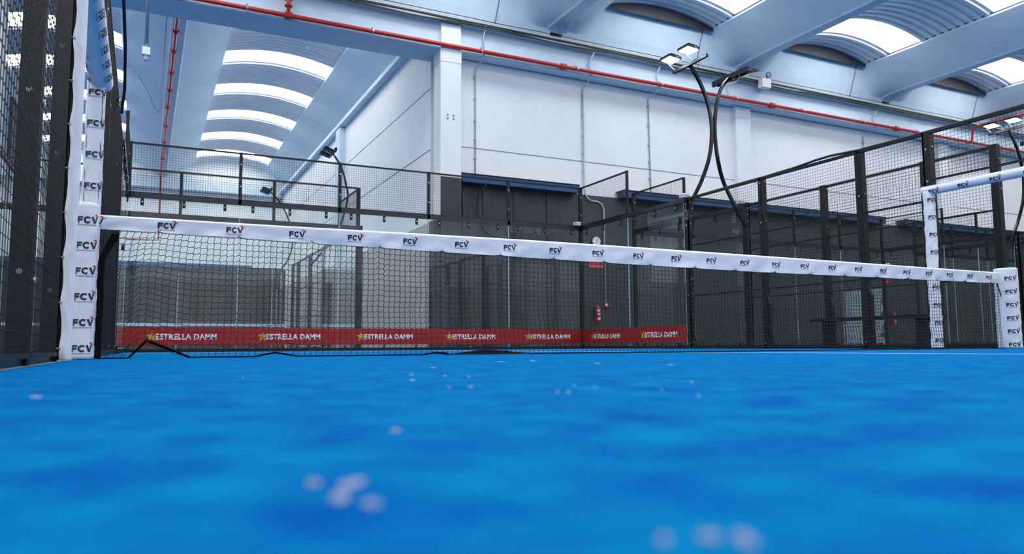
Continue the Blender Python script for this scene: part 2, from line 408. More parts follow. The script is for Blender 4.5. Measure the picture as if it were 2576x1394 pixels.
def post(root, T, s, z0, z1, w=.1, d=.08, gusset=0, bolts=(), n=0, cap=False):
    if not n and d >= .08: n = .045
    b = MB(T); b.box((s-w/2, n-d/2, z0), (s+w/2, n+d/2, z1))
    if gusset:
        i = [b.vert(s+x, n+y, z) for y in (-.03, .03) for x, z in ((0, 0), (gusset, 0), (gusset, .78), (gusset*.45, .95), (0, 1.02))]
        b.face(0+i[0], i[1], i[2], i[3], i[4]); b.face(i[9], i[8], i[7], i[6], i[5])
        for j in range(5): k = (j+1) % 5; b.face(i[j], i[k], i[5+k], i[5+j])
    b.m = 1
    for z in bolts: b.lathe((s, n-d/2, z), (0, -1, 0), ((0, .013), (.01, .013)), 8)
    for z in bolts: b.lathe((s-w/2, n, z+.03), (-1, 0, 0), ((0, .012), (.01, .012)), 8)
    return b.build('post', ['steel', 'bolt'], root)
def end_fence(label, T, L, loc, n=5, w=.06, base=True, floorposts=(0, 5)):
    r = thing('court_end_fence', label, 'fence', loc)
    st = L/n
    for k in range(n+1): post(r, T, k*st, 0 if k in floorposts else 2.93, 4.0, .09 if k in (0, n) else w, .06, bolts=(3.3, 3.75))
    b = MB(T); b.box((0, -.025, 2.93), (L, .05, 3.02)); b.box((0, -.03, 2.915), (L, -.02, 3.02)); b.build('clamp_rail', 'rail', r)
    if base: b = MB(T); b.box((0, -.03, 0), (L, .03, .06)); b.build('base_rail', 'steel', r)
    for k in range(n):
        panel(r, T, k*st, (k+1)*st, 3.02, 4.0); pane(r, T, k*st, (k+1)*st)
    return r

# --- court behind the net
TB = run((0, 10, 0), (1, 0, 0), (0, 1, 0))
end_fence('glass end wall topped with black mesh behind the net, red banners on its glass', TB, 10, (0, 10, 0), floorposts=(5,))
def side_far(label, x, inn, banners, near=.9, mesh_s=(6, 4, 2), gus=.1, tall=True):
    """side wall from the end wall (Y=10) down to the door at Y=near"""
    T = run((x, 0, 0), (0, 1, 0), (inn, 0, 0))   # s along Y
    r = thing('court_side_fence', label, 'fence', (x, 10, 0))
    post(r, T, 8, 2.93, 4.0, .05, .05)
    b = MB(T); b.box((6, -.03, 2.93), (10, .03, 3.01)); b.build('clamp_rail', 'rail', r)
    b = MB(T); b.box((near, .0, 0), (10, .05, .06)); b.build('base_rail', 'steel', r)
    panel(r, T, 8, 9.96, 3.02, 4.0)
    pane(r, T, 8, 9.98, inn=1); pane(r, T, 6.06, 8, inn=1)
    post(r, T, 6, 0, 3.02, .12, .1, bolts=(2.88, 2.75, 2.6, 2.45, 1.35, 1.05, .1), gusset=.0)
    post(r, T, 4, 0, 3.0, .11, .09, bolts=(2.9, 2.2, 1.5, .1), gusset=-gus)
    post(r, T, 2, 0, 3.0, .12, .09, bolts=(2.3, 1.2, .1), gusset=-gus)
    post(r, T, near, 0, 3.0, .11, .1, bolts=(2.75, 2.3))
    for a, c in ((4.01, 5.96), (2.01, 3.99), (near+.03, 1.99)): panel(r, T, a, c, .03, 3.0, .04, (1.03, 2.03))
    return r, T
rs, TR = side_far('black mesh and glass side fence on the far right of the blue court', 10.0, 1, True)
# mesh above the door, right side
panel(rs, TR, -.9, .84, 2.3, 3.0, .04)
post(rs, TR, -.9, 0, 3.0, .11, .1)
panel(rs, TR, -2, -.96, .06, 3.0, .045, (1.03, 2.03))
# left side fence, near and far parts
rl, TL = side_far('black wire mesh side fence on the left beyond the net, seen edge-on', 0.0, -1, False)
rl['label'] = 'black mesh side fence beyond the left net post, seen almost edge-on'
rn = thing('court_side_fence', 'blurred black wire mesh fence at the left edge, nearest the viewer', 'fence', (0, -2, 0))
TN_ = run((-.06, 0, 0), (0, 1, 0), (-1, 0, 0))
for a, c in ((-1.99, -.98), (-3.99, -2.01), (-5.99, -4.01)): panel(rn, TN_, a, c, .03, 3.0, .03)
for s in (-.9, -2, -4, -6): post(rn, TN_, s, 0, 3.0, .11, .08, bolts=(2.4, 1.7, .35, 1.1))
b = MB(TN_); b.box((-6, .02, 0), (-.9, .06, .04)); b.build('base_rail', 'rail', rn)
# cable looped on the left fence top
b = MB(); b.smooth = True; b.tube([(.07, 1.2+.0, 3.3), (.09, 1.6, 3.15), (.1, 2.2, 2.95), (.1, 2.5, 2.62), (.07, 2.9, 2.5), (.05, 3.3, 2.75), (.05, 3.8, 2.95)], .016, 6)
tag(b.build('power_cable', 'cable'), 'black cable sagging from the top of the left side fence', 'cable')

# --- neighbouring courts
side_far('black side fence of the next court on the right, just behind the right fence', 11.62, -1, False)
T2 = run((11.62, 10, 0), (1, 0, 0), (0, 1, 0))
end_fence('glass and mesh end wall of the neighbouring court on the right', T2, 9.48, (11.62, 10, 0))
side_far('far side fence of the neighbouring right court, seen through two fences', 21.1, 1, False)
side_far('side fence of the third court, behind the right wrapped door post', 22.7, -1, False)
T3 = run((22.7, 10, 0), (1, 0, 0), (0, 1, 0))
end_fence('end wall of the third court at the far right edge', T3, 9.5, (22.7, 10, 0))
side_far('side fence of the left neighbouring court, glimpsed through the near mesh', -1.62, 1, False)
# --- back court in the far bay
T4 = run((-5, 12.3, 0), (1, 0, 0), (0, -1, 0))
end_fence('near end wall of the second hall court, lower behind the glass end wall', T4, 10, (-5, 12.3, 0))
T5 = run((5, 12.3, 0), (0, 1, 0), (1, 0, 0))
r5 = thing('court_side_fence', 'right side fence of the far hall court, running away beside the grey wall', 'fence', (5, 12.3, 0))
panel(r5, T5, .04, 2, 3.02, 4.0); post(r5, T5, 2, 2.93, 4.0, .05, .05); post(r5, T5, 0, 0, 3.05, .12, .12, bolts=(2.2, 1.7))
b = MB(T5); b.box((0, -.03, 2.93), (4, .03, 3.01)); b.build('clamp_rail', 'rail', r5)
pane(r5, T5, .08, 2, inn=-1); pane(r5, T5, 2, 4, inn=-1)
for s in (4, 6, 8, 9.1, 10.9, 12, 14, 16): post(r5, T5, s, 0, 3.0, .1, .08)
for a, c in ((4.05, 5.95), (6.05, 7.95), (8.05, 9.05), (10.95, 11.95), (12.05, 13.95), (14.05, 15.95)): panel(r5, T5, a, c, .06, 3.0, .045, (1.03, 2.03), pitch=.1)
# net of the far hall court
r6 = thing('padel_net', 'white-banded net of the far hall court, low behind the end glass', 'net', (0, 22.3, 0))
b = MB(); b.box((-5, 22.29, .83), (5, 22.31, .93)); b.build('net_tape', 'vinyl', r6)
b = MB(); 
for k in range(0, 251): x = -5+k*.04; b.bar((x, 22.3, 0), (x, 22.3, .83), .004)
for k in range(1, 20): b.bar((-5, 22.3, k*.0425), (5, 22.3, k*.0425), .004)
o = b.build('netting', 'netcord', r6); o.data['keep'] = 1
for x in (-5.05, 5.05):
    b = MB(); b.lathe((x, 22.3, 0), (0, 0, 1), ((0, .07), (1.0, .07)), 12); b.build('net_post', 'vinyl', r6)

# ---------------------------------------------------------------- logos and lettering (flat prints)
def strip(pts, w):
    """polyline to quads with width function w(i)"""
    out = []
    L = []
    for i, p in enumerate(pts):
        a = Vector(pts[max(i-1, 0)]); c = Vector(pts[min(i+1, len(pts)-1)]); d = (c-a).normalized(); n = Vector((-d.y, d.x))*(w(i)/2)
        L.append((Vector(p)+n, Vector(p)-n))
    for (a, c), (d, e) in zip(L, L[1:]): out.append((a, c, e, d))
    return out
def logo_shapes():
    """returns (navy quads, red quads); cap height 1, baseline 0, centred on x"""
    nv = []
    def rect(x0, z0, x1, z1, n=1):
        for i in range(n):
            xa = x0+(x1-x0)*i/n; xb = x0+(x1-x0)*(i+1)/n
            nv.append(tuple(Vector(p) for p in ((xa, z0), (xb, z0), (xb, z1), (xa, z1))))
    rect(-1.28, 0, -.98, 1); rect(-.98, .76, -.38, 1, 2); rect(-.98, .39, -.46, .62, 2)
    arc = [(.18-.40*-math.cos(t)*1.0, .5+.38*math.sin(t)) for t in [math.radians(42+ (276*i/16)) for i in range(17)]]
    arc = [(.20+.39*math.cos(math.radians(42+276*i/16)), .5+.40*math.sin(math.radians(42+276*i/16))) for i in range(17)]
    nv.extend(strip(arc, lambda i: .25))
    nv.append(tuple(Vector(p) for p in ((.66, 1), (.98, 1), (1.24, .28), (1.10, 0))))
    nv.append(tuple(Vector(p) for p in ((1.10, 0), (1.36, 0), (1.24, .28), (1.24, .28))))
    nv.append(tuple(Vector(p) for p in ((1.24, .28), (1.36, 0), (1.74, 1), (1.46, 1))))
    til = [(1.18+.92*i/12, 1.20+.15*math.sin(i/12*2*PI)) for i in range(13)]
    rd = strip(til, lambda i: .04+.20*math.sin(PI*min(1, (i+.4)/12.8)))
    return nv, rd
LOGO = logo_shapes()
def text_mesh(body, size=1.0, off=0.0, space=1.0):
    cu = bpy.data.curves.new('t', 'FONT'); cu.body = body; cu.size = size; cu.offset = off; cu.space_character = space; cu.align_x = 'CENTER'; cu.resolution_u = 2
    o = bpy.data.objects.new('t', cu); C.objects.link(o)
    dg = bpy.context.evaluated_depsgraph_get(); me = bpy.data.meshes.new_from_object(o.evaluated_get(dg))
    V = [tuple(v.co[:2]) for v in me.vertices]; F = [tuple(p.vertices) for p in me.polygons]
    bpy.data.objects.remove(o); bpy.data.curves.remove(cu); bpy.data.meshes.remove(me)
    return V, F
SUB = text_mesh('Aislamientos Envolventes', .26, .004, 1.0)
_w = max(v[0] for v in SUB[0])-min(v[0] for v in SUB[0]); SUB = ([((x)*(2.95/_w)+.12, y-.33) for x, y in SUB[0]], SUB[1])
def put_logo(mb, F, clip=None):
    """F maps (x, z) in cap-height units to a world point"""
    for k, quads in enumerate(LOGO):
        mb.m = k
        for q in quads:
            if clip and not all(clip(*p) for p in q): continue
            mb.face(*[mb.vert(F(p.x, p.y)) for p in q])
    mb.m = 0
    base = [None]*len(SUB[0])
    for f in SUB[1]:
        if clip and not all(clip(*SUB[0][i]) for i in f): continue
        for i in f:
            if base[i] is None: base[i] = mb.vert(F(*SUB[0][i]))
        mb.face(*[base[i] for i in f])

# ---------------------------------------------------------------- the net
net = thing('padel_net', 'black padel net with white printed top band across the blue court', 'net', (5, 0, 0))
def lerp(x, P):
    if x <= P[0][0]: return P[0][1]
    for (a, u), (c, v) in zip(P, P[1:]):
        if x <= c: return u+(v-u)*(x-a)/(c-a)
    return P[-1][1]
ztop = lambda x: lerp(x, ((0, .948), (.3, .95), (1.2, .953), (1.8, .958), (3.2, .966), (4, .966), (5.4, .962), (7, .955), (8.4, .948), (9.9, .942)))
zbot = lambda x: lerp(x, ((0, .862), (.4, .858), (1.4, .843), (2.5, .828), (3.2, .822), (4.6, .806), (6.1, .798), (7.5, .805), (9.9, .81)))
EYE = [.42+.5175*k for k in range(19)]
def eyed(x): return min(abs(x-e) for e in EYE)
def tape_off(x, q):
    """sideways wobble of the band; q 0 top .. 1 bottom"""
    e = eyed(x); pinch = math.exp(-(e/.05)**2)
    return .010*(noise.noise(Vector((x*6, q*2.2, 1.3))))*(.3+q)+.004*math.sin(x*24+q*5)*q-.006*pinch*q
def taperow(x, q): return ztop(x)+(zbot(x)-ztop(x))*q+(.008*math.exp(-(eyed(x)/.03)**2) if q > .95 else 0)
b = MB(); b.smooth = True
nx = 400; rows = []
for i in range(nx+1):
    x = -.01+9.97*i/nx; r = []
    for q in (1, .85, .65, .45, .25, .1, .02): r.append(b.vert(x, -.009-.006*(1-q)+tape_off(x, q), taperow(x, q)))
    r.append(b.vert(x, 0, ztop(x)+.008))
    for q in (.02, .25, .65, 1): r.append(b.vert(x, .009+.5*tape_off(x, q), taperow(x, q)))
    rows.append(r)
for A, B in zip(rows, rows[1:]):
    for j in range(len(A)-1): b.face(A[j], B[j], B[j+1], A[j+1])
o = b.build('net_tape', 'vinyl', net); o.data['keep'] = 1
LX = [.46, .9, 1.335, 1.77, 2.21, 2.65, 3.09, 3.53, 3.97, 4.41, 4.85, 5.28, 5.71, 6.13, 6.54, 6.95, 7.36, 7.76, 8.16, 8.55, 8.94, 9.33, 9.70]
b = MB()
for X in [.02]+LX:
    h = .040
    def F(x, z, X=X):
        xx = X+x*h*.93; zt = ztop(xx); zb = zbot(xx); zz = (zt+zb)/2+.008+(z-.5)*h*1.0-.004
        q = (zt-zz)/(zt-zb); return (xx, -.0115-.006*(1-q)+tape_off(xx, q)-.001, zz)
    put_logo(b, F, (lambda x, z: x > .2) if X < .1 else None)
o = b.build('logo_print', ['navy', 'redprint'], net); o.data['keep'] = 1
# eyelets with ties
for e in EYE:
    b = MB(); z = zbot(e)+.014; b.smooth = True
    b.tube([(e+.007*math.cos(t), -.016+tape_off(e, .9), z+.007*math.sin(t)) for t in [2*PI*k/10 for k in range(11)]], .0022, 5, False)
    b.tube([(e, -.017+tape_off(e, .9), z), (e, -.008, z-.016), (e, 0, z-.022)], .0015, 5)
    b.build('eyelet', 'galv', net)
# netting
def bump(x, a, m, c, h): return h*max(0, (x-a)/(m-a) if x < m else (c-x)/(c-m)) if a < x < c else 0
def zcord(x): return .006+bump(x, .27, .37, .64, .108)+bump(x, 1.07, 1.2, 1.36, .024)+bump(x, 2.33, 2.42, 2.54, .012)+bump(x, 2.56, 2.85, 3.24, .022)+bump(x, 7.3, 7.5, 8.1, .016)
CELL = .0425
NV = 20; xs = [.10+CELL*i for i in range(232)]
def node(i, j):
    x = xs[i]; q = j/NV
    zt = zbot(x)+.008-(.012*(1-math.exp(-(eyed(x)/.02)**2)) if True else 0)
    zc = zcord(x)
    slack = max(0, 1-q)
    z = zc+(zt-zc)*(1-q)
    # crumple of the lower rows where there is slack
    lean = lerp(x, ((0, -.10), (.5, -.05), (1.2, 0), (2.4, .01), (3, .05), (4.2, .10), (6, .10), (8, .05), (9.9, -.03)))
    dx = lean*max(0, q-.45)**2*2.2
    if x < 1.0: dx -= (1.0-x)*.05*math.sin(q*PI)
    z += .03*(q > .0)*max(0, q-.5)*(1-q)*4*(.5 if x > 3 else .2)
    dx += .006*noise.noise(Vector((x*3, q*4, 5))); z += .006*noise.noise(Vector((x*3, q*4, 9)))*(q > 0)*(q < 1)
    y = .012*noise.noise(Vector((x*1.5, q*2, 2)))*(q > 0)-.03*max(0, q-.6)
    # knots sit slightly askew, which makes the cells six-sided
    return Vector((min(9.9, x+dx), y, max(.004, z)))
b = MB(); R = .0023; K = .0045
nd = [[node(i, j) for j in range(NV+1)] for i in range(len(xs))]
def cord(p, q, r=R): b.tube([p, q], r, 4, False)
for i in range(len(xs)):
    for j in range(NV+1):
        p = nd[i][j]; l = p+Vector((-K, 0, K*.8)); r = p+Vector((K, 0, -K*.8))
        cord(l, r, R*1.35)
        if i+1 < len(xs): cord(r, nd[i+1][j]+Vector((-K, 0, K*.8)))
        if j < NV: cord(r if False else p+Vector((K*.6, 0, -K*.6)), nd[i][j+1]+Vector((-K*.6, 0, K*.6)))
o = b.build('netting', 'netcord', net); o.data['keep'] = 1
# bottom cord and the loose black hem lying on the turf
b = MB(); b.smooth = True
b.tube([(x, -.03, zcord(x)) for x in [.08+.02*k for k in range(493)]], .0045, 6); b.build('bottom_cord', 'webbing', net)
def hem(x0, x1, f):
    b = MB(); n = int((x1-x0)/.03); A = []; 
    for k in range(n+1):
        x = x0+(x1-x0)*k/n; z = zcord(x)+f(k/n); w = .012*noise.noise(Vector((x*9, 1, 1)))
        A.append((b.vert(x, -.075+w, .003), b.vert(x, -.05+w, max(.006, z*.55)), b.vert(x, -.036, z+.003), b.vert(x, -.02, z*.4)))
    for P, Q in zip(A, A[1:]):
        for j in range(3): b.face(P[j], Q[j], Q[j+1], P[j+1])
    b.build('loose_hem', 'webbing', net)
hem(2.54, 3.3, lambda t: .012*math.sin(PI*t)); hem(7.25, 8.15, lambda t: .016*math.sin(PI*t)); hem(8.25, 9.6, lambda t: .012)
b = MB(); b.smooth = True
b.tube([(.27, -.034, .008), (.37, -.036, .125), (.42, -.034, .105), (.64, -.034, .007)], .007, 6); b.build('hem_strap', 'webbing', net)
b = MB(); b.smooth = True; b.tube([(1.07, -.034, .008), (1.2, -.036, .034), (1.36, -.034, .007)], .006, 6); b.build('hem_strap', 'webbing', net)
b = MB(); b.smooth = True; b.tube([(2.33, -.034, .008), (2.42, -.04, .02), (2.5, -.04, .018), (2.54, -.034, .007)], .007, 6); b.build('hem_strap', 'webbing', net)
# side webbing at both posts, laced to the padding
b = MB(); n = 40; A = []
for k in range(n+1):
    z = .004+.80*k/n; w = .008*noise.noise(Vector((z*11, 3, 0))); t = max(0, (z-.66)/.14)
    A.append((b.vert(.066+w+.07*t, -.02, z+.03*t), b.vert(.104+w+.07*t, -.012+w, z+.03*t), b.vert(.104+w+.07*t, .004, z)))
for P, Q in zip(A, A[1:]): b.face(P[0], P[1], Q[1], Q[0]); b.face(P[1], P[2], Q[2], Q[1])
b.build('side_webbing', 'webbing', net)
b = MB(); A = []
for k in range(n+1):
    z = .004+.8*k/n; w = .006*noise.noise(Vector((z*9, 7, 0))); t = max(0, (z-.62)/.18); u = .03*math.sin(PI*k/n)
    A.append((b.vert(9.90+w-.08*t+u*.3, -.03, z), b.vert(9.925+w-.08*t+u*.3, -.03, z)))
for P, Q in zip(A, A[1:]): b.face(P[0], P[1], Q[1], Q[0])
b.build('side_webbing', 'webbing', net)

# ---------------------------------------------------------------- padded posts
def pad(root, cx, cy, rx, ry, z0, z1, e=3.2, amp=.004, name='padding', lo=.0, seed=0, wrk=1.0, lean=0):
    """wrinkled vinyl sleeve of superelliptic section"""
    b = MB(); b.smooth = True; n = 28; m = int((z1-z0)/.02); rows = []
    for k in range(m+1):
        z = z0+(z1-z0)*k/m; r = []
        for j in range(n):
            t = 2*PI*j/n; c, s = math.cos(t), math.sin(t)
            R = (abs(c)**e+abs(s)**e)**(-1/e)
            w = amp*(noise.noise(Vector((c*1.3+seed, s*1.3, z*14*wrk)))+.5*noise.noise(Vector((c*3+seed, s*3, z*34*wrk))))
            r.append(b.vert(cx+(rx*c+w*c)*R+lean*(z-z0), cy+(ry*s+w*s)*R, z))
        rows.append(r)
    for A, B in zip(rows, rows[1:]):
        for j in range(n): b.face(A[j], A[(j+1) % n], B[(j+1) % n], B[j])
    top = [b.vert(cx+(Vector(b.v[i])-Vector((cx, cy, 0))).x*.86+lean*0, cy+(Vector(b.v[i]).y-cy)*.86, z1+.008) for i in rows[-1]]
    for j in range(n): b.face(rows[-1][j], rows[-1][(j+1) % n], top[(j+1) % n], top[j])
    b.face(*top); b.face(*reversed(rows[0]))
    return b.build(name, 'vinyl', root)
def surf(cx, cy, rx, ry, e, t, off=.003):
    c, s = math.cos(t), math.sin(t); R = (abs(c)**e+abs(s)**e)**(-1/e)
    return Vector((cx+(rx+off)*c*R, cy+(ry+off)*s*R, 0))
def wraplogos(root, cx, cy, rx, ry, e, tc, zs, h=.042, off=.0035, wid=1.0, lean=0, z0=0, clip=None):
    b = MB()
    N = 200; P = [surf(cx, cy, rx, ry, e, tc-1.9+3.8*k/N, off) for k in range(N+1)]
    # arc-length table centred on tc
    S = [0]
    for a, c in zip(P, P[1:]): S.append(S[-1]+(c-a).length)
    mid = S[N//2]
    def at(s):
        s += mid
        for k in range(N):
            if S[k+1] >= s: return P[k].lerp(P[k+1], (s-S[k])/max(1e-9, S[k+1]-S[k]))
        return P[-1]
    for z in zs:
        def F(x, zz, z=z):
            p = at(x*h*wid); return (p.x+lean*(z-z0), p.y, z+(zz-.5)*h)
        put_logo(b, F, clip)
    o = b.build('logo_print', ['navy', 'redprint'], root); o.data['keep'] = 1; return o
# left net post
lp = thing('net_post', 'padded white net post at the left end of the net, printed down its front', 'net post', (0, -.04, 0))
pad(lp, -.005, -.045, .068, .105, .004, 1.005, 3.4, .0035, seed=2)
wraplogos(lp, -.005, -.045, .068, .105, 3.4, -PI/2, [.895-.165*k for k in range(6)], h=.043)
b = MB(); b.lathe((-.005, -.04, 0), (0, 0, 1), ((0, .03), (1.0, .03)), 12); b.build('steel_core', 'steel', lp)
# right net post
rp = thing('net_post', 'padded white net post at the right end of the net', 'net post', (10, -.04, 0))
pad(rp, 9.99, -.05, .085, .13, .004, .99, 3.0, .004, seed=5)
wraplogos(rp, 9.99, -.05, .085, .13, 3.0, math.radians(-142), [.865-.163*k for k in range(6)], h=.043, wid=1.05)
b = MB(); b.lathe((9.99, -.04, 0), (0, 0, 1), ((0, .03), (.98, .03)), 12); b.build('steel_core', 'steel', rp)
# door frame paddings: a sleeve on each far jamb, one over each lintel
def doorpad(x, sx, label1, label2, seed, tc, zs, wrinkle):
    t = thing('door_jamb_padding', label1, 'post padding', (x, .9, 0))
    pad(t, x, .9, .066, .07, .004 if sx > 0 else .004, 2.15, 2.6, .006*wrinkle, seed=seed, wrk=.6)
    wraplogos(t, x, .9, .066, .07, 2.6, tc, zs, h=.046, off=.006, clip=None)
    return t
doorpad(10.0, 1, 'white printed padding around the tall right door post, above and behind the net', '', 3, math.radians(-120), [2.03-.24*k for k in range(9)], 1.6)
doorpad(-.045, -1, 'white printed padding on the left door post rising behind the left net post', '', 8, math.radians(-84), [2.045-.245*k for k in range(9)], .9)
def lintel(x, label, seed, under):
    t = thing('lintel_padding', label, 'beam padding', (x, 0, 2.15))
    b = MB(); b.smooth = True; n = 20; m = 60; rows = []; r = .078 if under else .064
    for k in range(m+1):
        y = .98-1.96*k/m
        bend = 0
        rows.append([b.vert(x+(r+.003*noise.noise(Vector((math.cos(a)*2, math.sin(a)*2, y*5+seed))))*math.cos(a)*(1.1 if under else 1), y, 2.17+(r+.003*noise.noise(Vector((math.cos(a), math.sin(a), y*6))))*math.sin(a)) for a in [2*PI*j/n for j in range(n)]])
    for A, B in zip(rows, rows[1:]):
        for j in range(n): b.face(A[j], A[(j+1) % n], B[(j+1) % n], B[j])
    b.face(*rows[0]); b.face(*reversed(rows[-1])); b.build('padding', 'vinyl', t)
    b = MB(); h = .046
    def row(a0, sgn, ys):
        for y in ys:
            def F(u, v, y=y):
                a = a0+sgn*(v-.5)*h/r; return (x+(r+.0045)*math.cos(a)*(1.1 if under else 1), y-sgn2*u*h, 2.17+(r+.0045)*math.sin(a))
            put_logo(b, F)
    if under:
        sgn2 = -1
        row(math.radians(-35), 1, [.68-.30*k for k in range(6)]); row(math.radians(-150), 1, [.78-.30*k for k in range(6)])
    else:
        sgn2 = 1
        row(math.radians(205), -1, [.80-.41*k for k in range(5)])
    o = b.build('logo_print', ['navy', 'redprint'], t); o.data['keep'] = 1
lintel(10.0, 'white printed padding along the lintel over the right court doorway', 1, False)
lintel(-.02, 'white printed padding under the left doorway lintel, tinted by the blue floor', 4, True)
# loose vinyl flap on the nearer left door post
fl = thing('vinyl_flap', 'narrow loose white vinyl strip tied to the fence, left of the padded net post', 'padding strip', (-.03, -.95, 0))
b = MB(); b.smooth = True; m = 120; rows = []
FE = [.07+.245*k for k in range(10)]
for k in range(m+1):
    z = .012+2.35*k/m; e = min(abs(z-q) for q in FE); w = .007*(math.cos(min(1, e/.1)*PI)*.5+.5)+.008*noise.noise(Vector((z*3.1, 9, 0)))
    l = -.046-w+.005*noise.noise(Vector((z*5, 0, 0))); rr = .004+.002*noise.noise(Vector((z*7, 3, 0)))
    r = []
    for j in range(7):
        q = j/6; x = l+(rr-l)*q; y = -.955-.018*math.sin(q*PI)*(.6+.6*noise.noise(Vector((q*3, z*9, 2))))-.004*(1-q)
        r.append(b.vert(x, y, z))
    r.append(b.vert(rr, -.90, z)); rows.append(r)
for A, B in zip(rows, rows[1:]):
    for j in range(len(A)-1): b.face(A[j], A[j+1], B[j+1], B[j])
o = b.build('vinyl_sheet', 'vinyl', fl); o.data['keep'] = 1
for q in FE:
    b = MB(); b.smooth = True; b.tube([(-.052+.006*math.cos(t), -.962, q+.006*math.sin(t)) for t in [2*PI*k/10 for k in range(11)]], .002, 5, False)
    b.m = 1; b.tube([(-.054, -.964, q), (-.07, -.97, q+.002), (-.075, -1.2, q+.006)], .0022, 5); b.build('eyelet', ['galv', 'bolt'], fl)
b = MB(); b.lathe((-.055, -.9, 0), (0, 0, 1), ((.01, .04), (2.15, .04)), 12); b.build('post_sleeve', 'black', fl)

# ---------------------------------------------------------------- banners on the glass
def star(b, F, cx, cz, R):
    b.m = 0; c = b.vert(F(cx, cz)); p = [b.vert(F(cx+(R if k % 2 == 0 else R*.42)*math.sin(k*PI/5), cz+(R if k % 2 == 0 else R*.42)*math.cos(k*PI/5))) for k in range(10)]
    for k in range(10): b.face(c, p[k], p[(k+1) % 10])
BT = text_mesh('ESTRELLA DAMM', 1.0, .035, 1.06)
bx0 = min(v[0] for v in BT[0]); bx1 = max(v[0] for v in BT[0]); bz1 = max(v[1] for v in BT[0]); bz0 = min(v[1] for v in BT[0])
def banner(T, s0, s1, flip, label, S=(.5, .57, 1.64), zz=(.13, .465)):
    loc = T(Vector(((s0+s1)/2, 0, 0)))
    r = thing('advertising_banner', label, 'banner', loc, 'red beer banners on the court glass')
    n = -.016
    b = MB(T); b.box((s0+.004, n-.0015, zz[0]), (s1-.004, n, zz[1])); b.build('banner_film', 'banner', r)
    F = lambda s, z: Vector(((s1-s) if flip else (s0+s), n-.003, z))
    b = MB(T); star(b, F, S[0], .295, .105); b.build('star_print', 'gold', r)
    b = MB(T)
    ids_ = [b.vert(F(S[1]+(x-bx0)/(bx1-bx0)*(S[2]-S[1]), .235+(z-bz0)/(bz1-bz0)*.115)) for x, z in BT[0]]
    for f in BT[1]: b.face(*[ids_[i] for i in f])
    o = b.build('lettering', 'banner_white', r); o.data['keep'] = 1
names = ['leftmost red banner on the end wall glass, below the left end of the net band', 'second red banner from the left on the end wall glass, under the grey background column',
         'middle red banner on the end wall glass, in front of the pale grey side wall', 'fourth red banner on the end wall glass, left of the dark cladding middle',
         'last red banner on the end wall glass, just left of the glass corner']
for k in range(5): banner(TB, 2*k, 2*k+2, False, names[k])
TRs = run((10, 0, 0), (0, 1, 0), (1, 0, 0))
banner(TRs, 8, 9.99, True, 'red banner on the side glass below the fire extinguisher'); banner(TRs, 6.07, 8, True, 'red banner on the side glass next to the black fence post')

# ---------------------------------------------------------------- floodlight masts
def mast(label, path, inward, lit, name='floodlight_mast', bar=.52):
    """path: list of (x, y, z) bottom to top; inward: +1/-1 side the lamps reach towards"""
    r = thing(name, label, 'floodlight', path[0])
    P = [Vector(p) for p in path]; Q = []
    for i in range(len(P)-1):
        p0 = P[max(i-1, 0)]; p1 = P[i]; p2 = P[i+1]; p3 = P[min(i+2, len(P)-1)]
        for k in range(6):
            t = k/6; Q.append(.5*((2*p1)+(p2-p0)*t+(2*p0-5*p1+4*p2-p3)*t*t+(3*p1-p0-3*p2+p3)*t**3))
    Q.append(P[-1])
    b = MB(); b.tube(Q, .04, 4, up=(0, 1, 0)); b.build('mast', 'gloss_steel', r)
    x, y, z = P[-1]
    b = MB(); b.bar((x, y-bar, z), (x, y+bar, z), .06, .06 if lit else .11); b.build('crossbar', 'steel', r)
    for dy in (-.28, .28):
        b = MB(); bx = x+inward*(.26 if lit else .2); L = .15; hz = z+(.14 if lit else -.02); tilt = .10 if lit else .35
        def q(u, v, w): return (bx+inward*(u), y+dy+v, hz+w+inward*u*0-tilt*(-u))
        i = [b.vert(*q(u, v, w)) for w in (0, .05) for u, v in ((-L, -.16), (L, -.16), (L, .16), (-L, .16))]
        for f in ((0, 1, 2, 3), (7, 6, 5, 4), (0, 4, 5, 1), (1, 5, 6, 2), (2, 6, 7, 3), (3, 7, 4, 0)): b.face(*(i[k] for k in f))
        for v in (-.12, -.06, 0, .06, .12):
            j = [b.vert(*q(u, v+s, w)) for w in (.05, .085) for u, s in ((-L*.8, -.008), (L*.6, -.008), (L*.6, .008), (-L*.8, .008))]
            for f in ((0, 1, 2, 3), (7, 6, 5, 4), (0, 4, 5, 1), (1, 5, 6, 2), (2, 6, 7, 3), (3, 7, 4, 0)): b.face(*(j[k] for k in f))
        lamp = b.build('lamp_housing', 'steel', r)
        b = MB(); i = [b.vert(*q(u, v, -.004)) for u, v in ((-L*.88, -.14), (L*.88, -.14), (L*.88, .14), (-L*.88, .14))]; b.face(*i); b.build('lamp_face', 'lamp_lit' if lit else 'lamp_glass_off', lamp)
        b = MB()
        for v in (-.17, .17): b.bar((x, y+dy+v, z), (bx, y+dy+v, hz+.03), .03, .006)
        b.build('bracket', 'white_plastic' if lit else 'galv', lamp)
    b = MB(); b.smooth = True
    b.tube([(x, y-.3, z-.02), (x+.03, y-.2, z-.14), (x+.02, y-.05, z-.16), Q[-4]], .007, 5); b.tube([(x, y+.35, z-.02), (x+.03, y+.22, z-.12), (x, y+.05, z-.12)], .006, 5)
    b.build('lamp_cable', 'cable' if lit else 'white_plastic', r)
    return r
m1 = [(10.0, 5.95, 2.55), (10.06, 5.95, 2.85), (10.36, 5.93, 3.38), (10.56, 5.9, 3.9), (10.64, 5.9, 4.43), (10.58, 5.9, 4.93), (10.4, 5.9, 5.36), (10.12, 5.9, 5.76)]
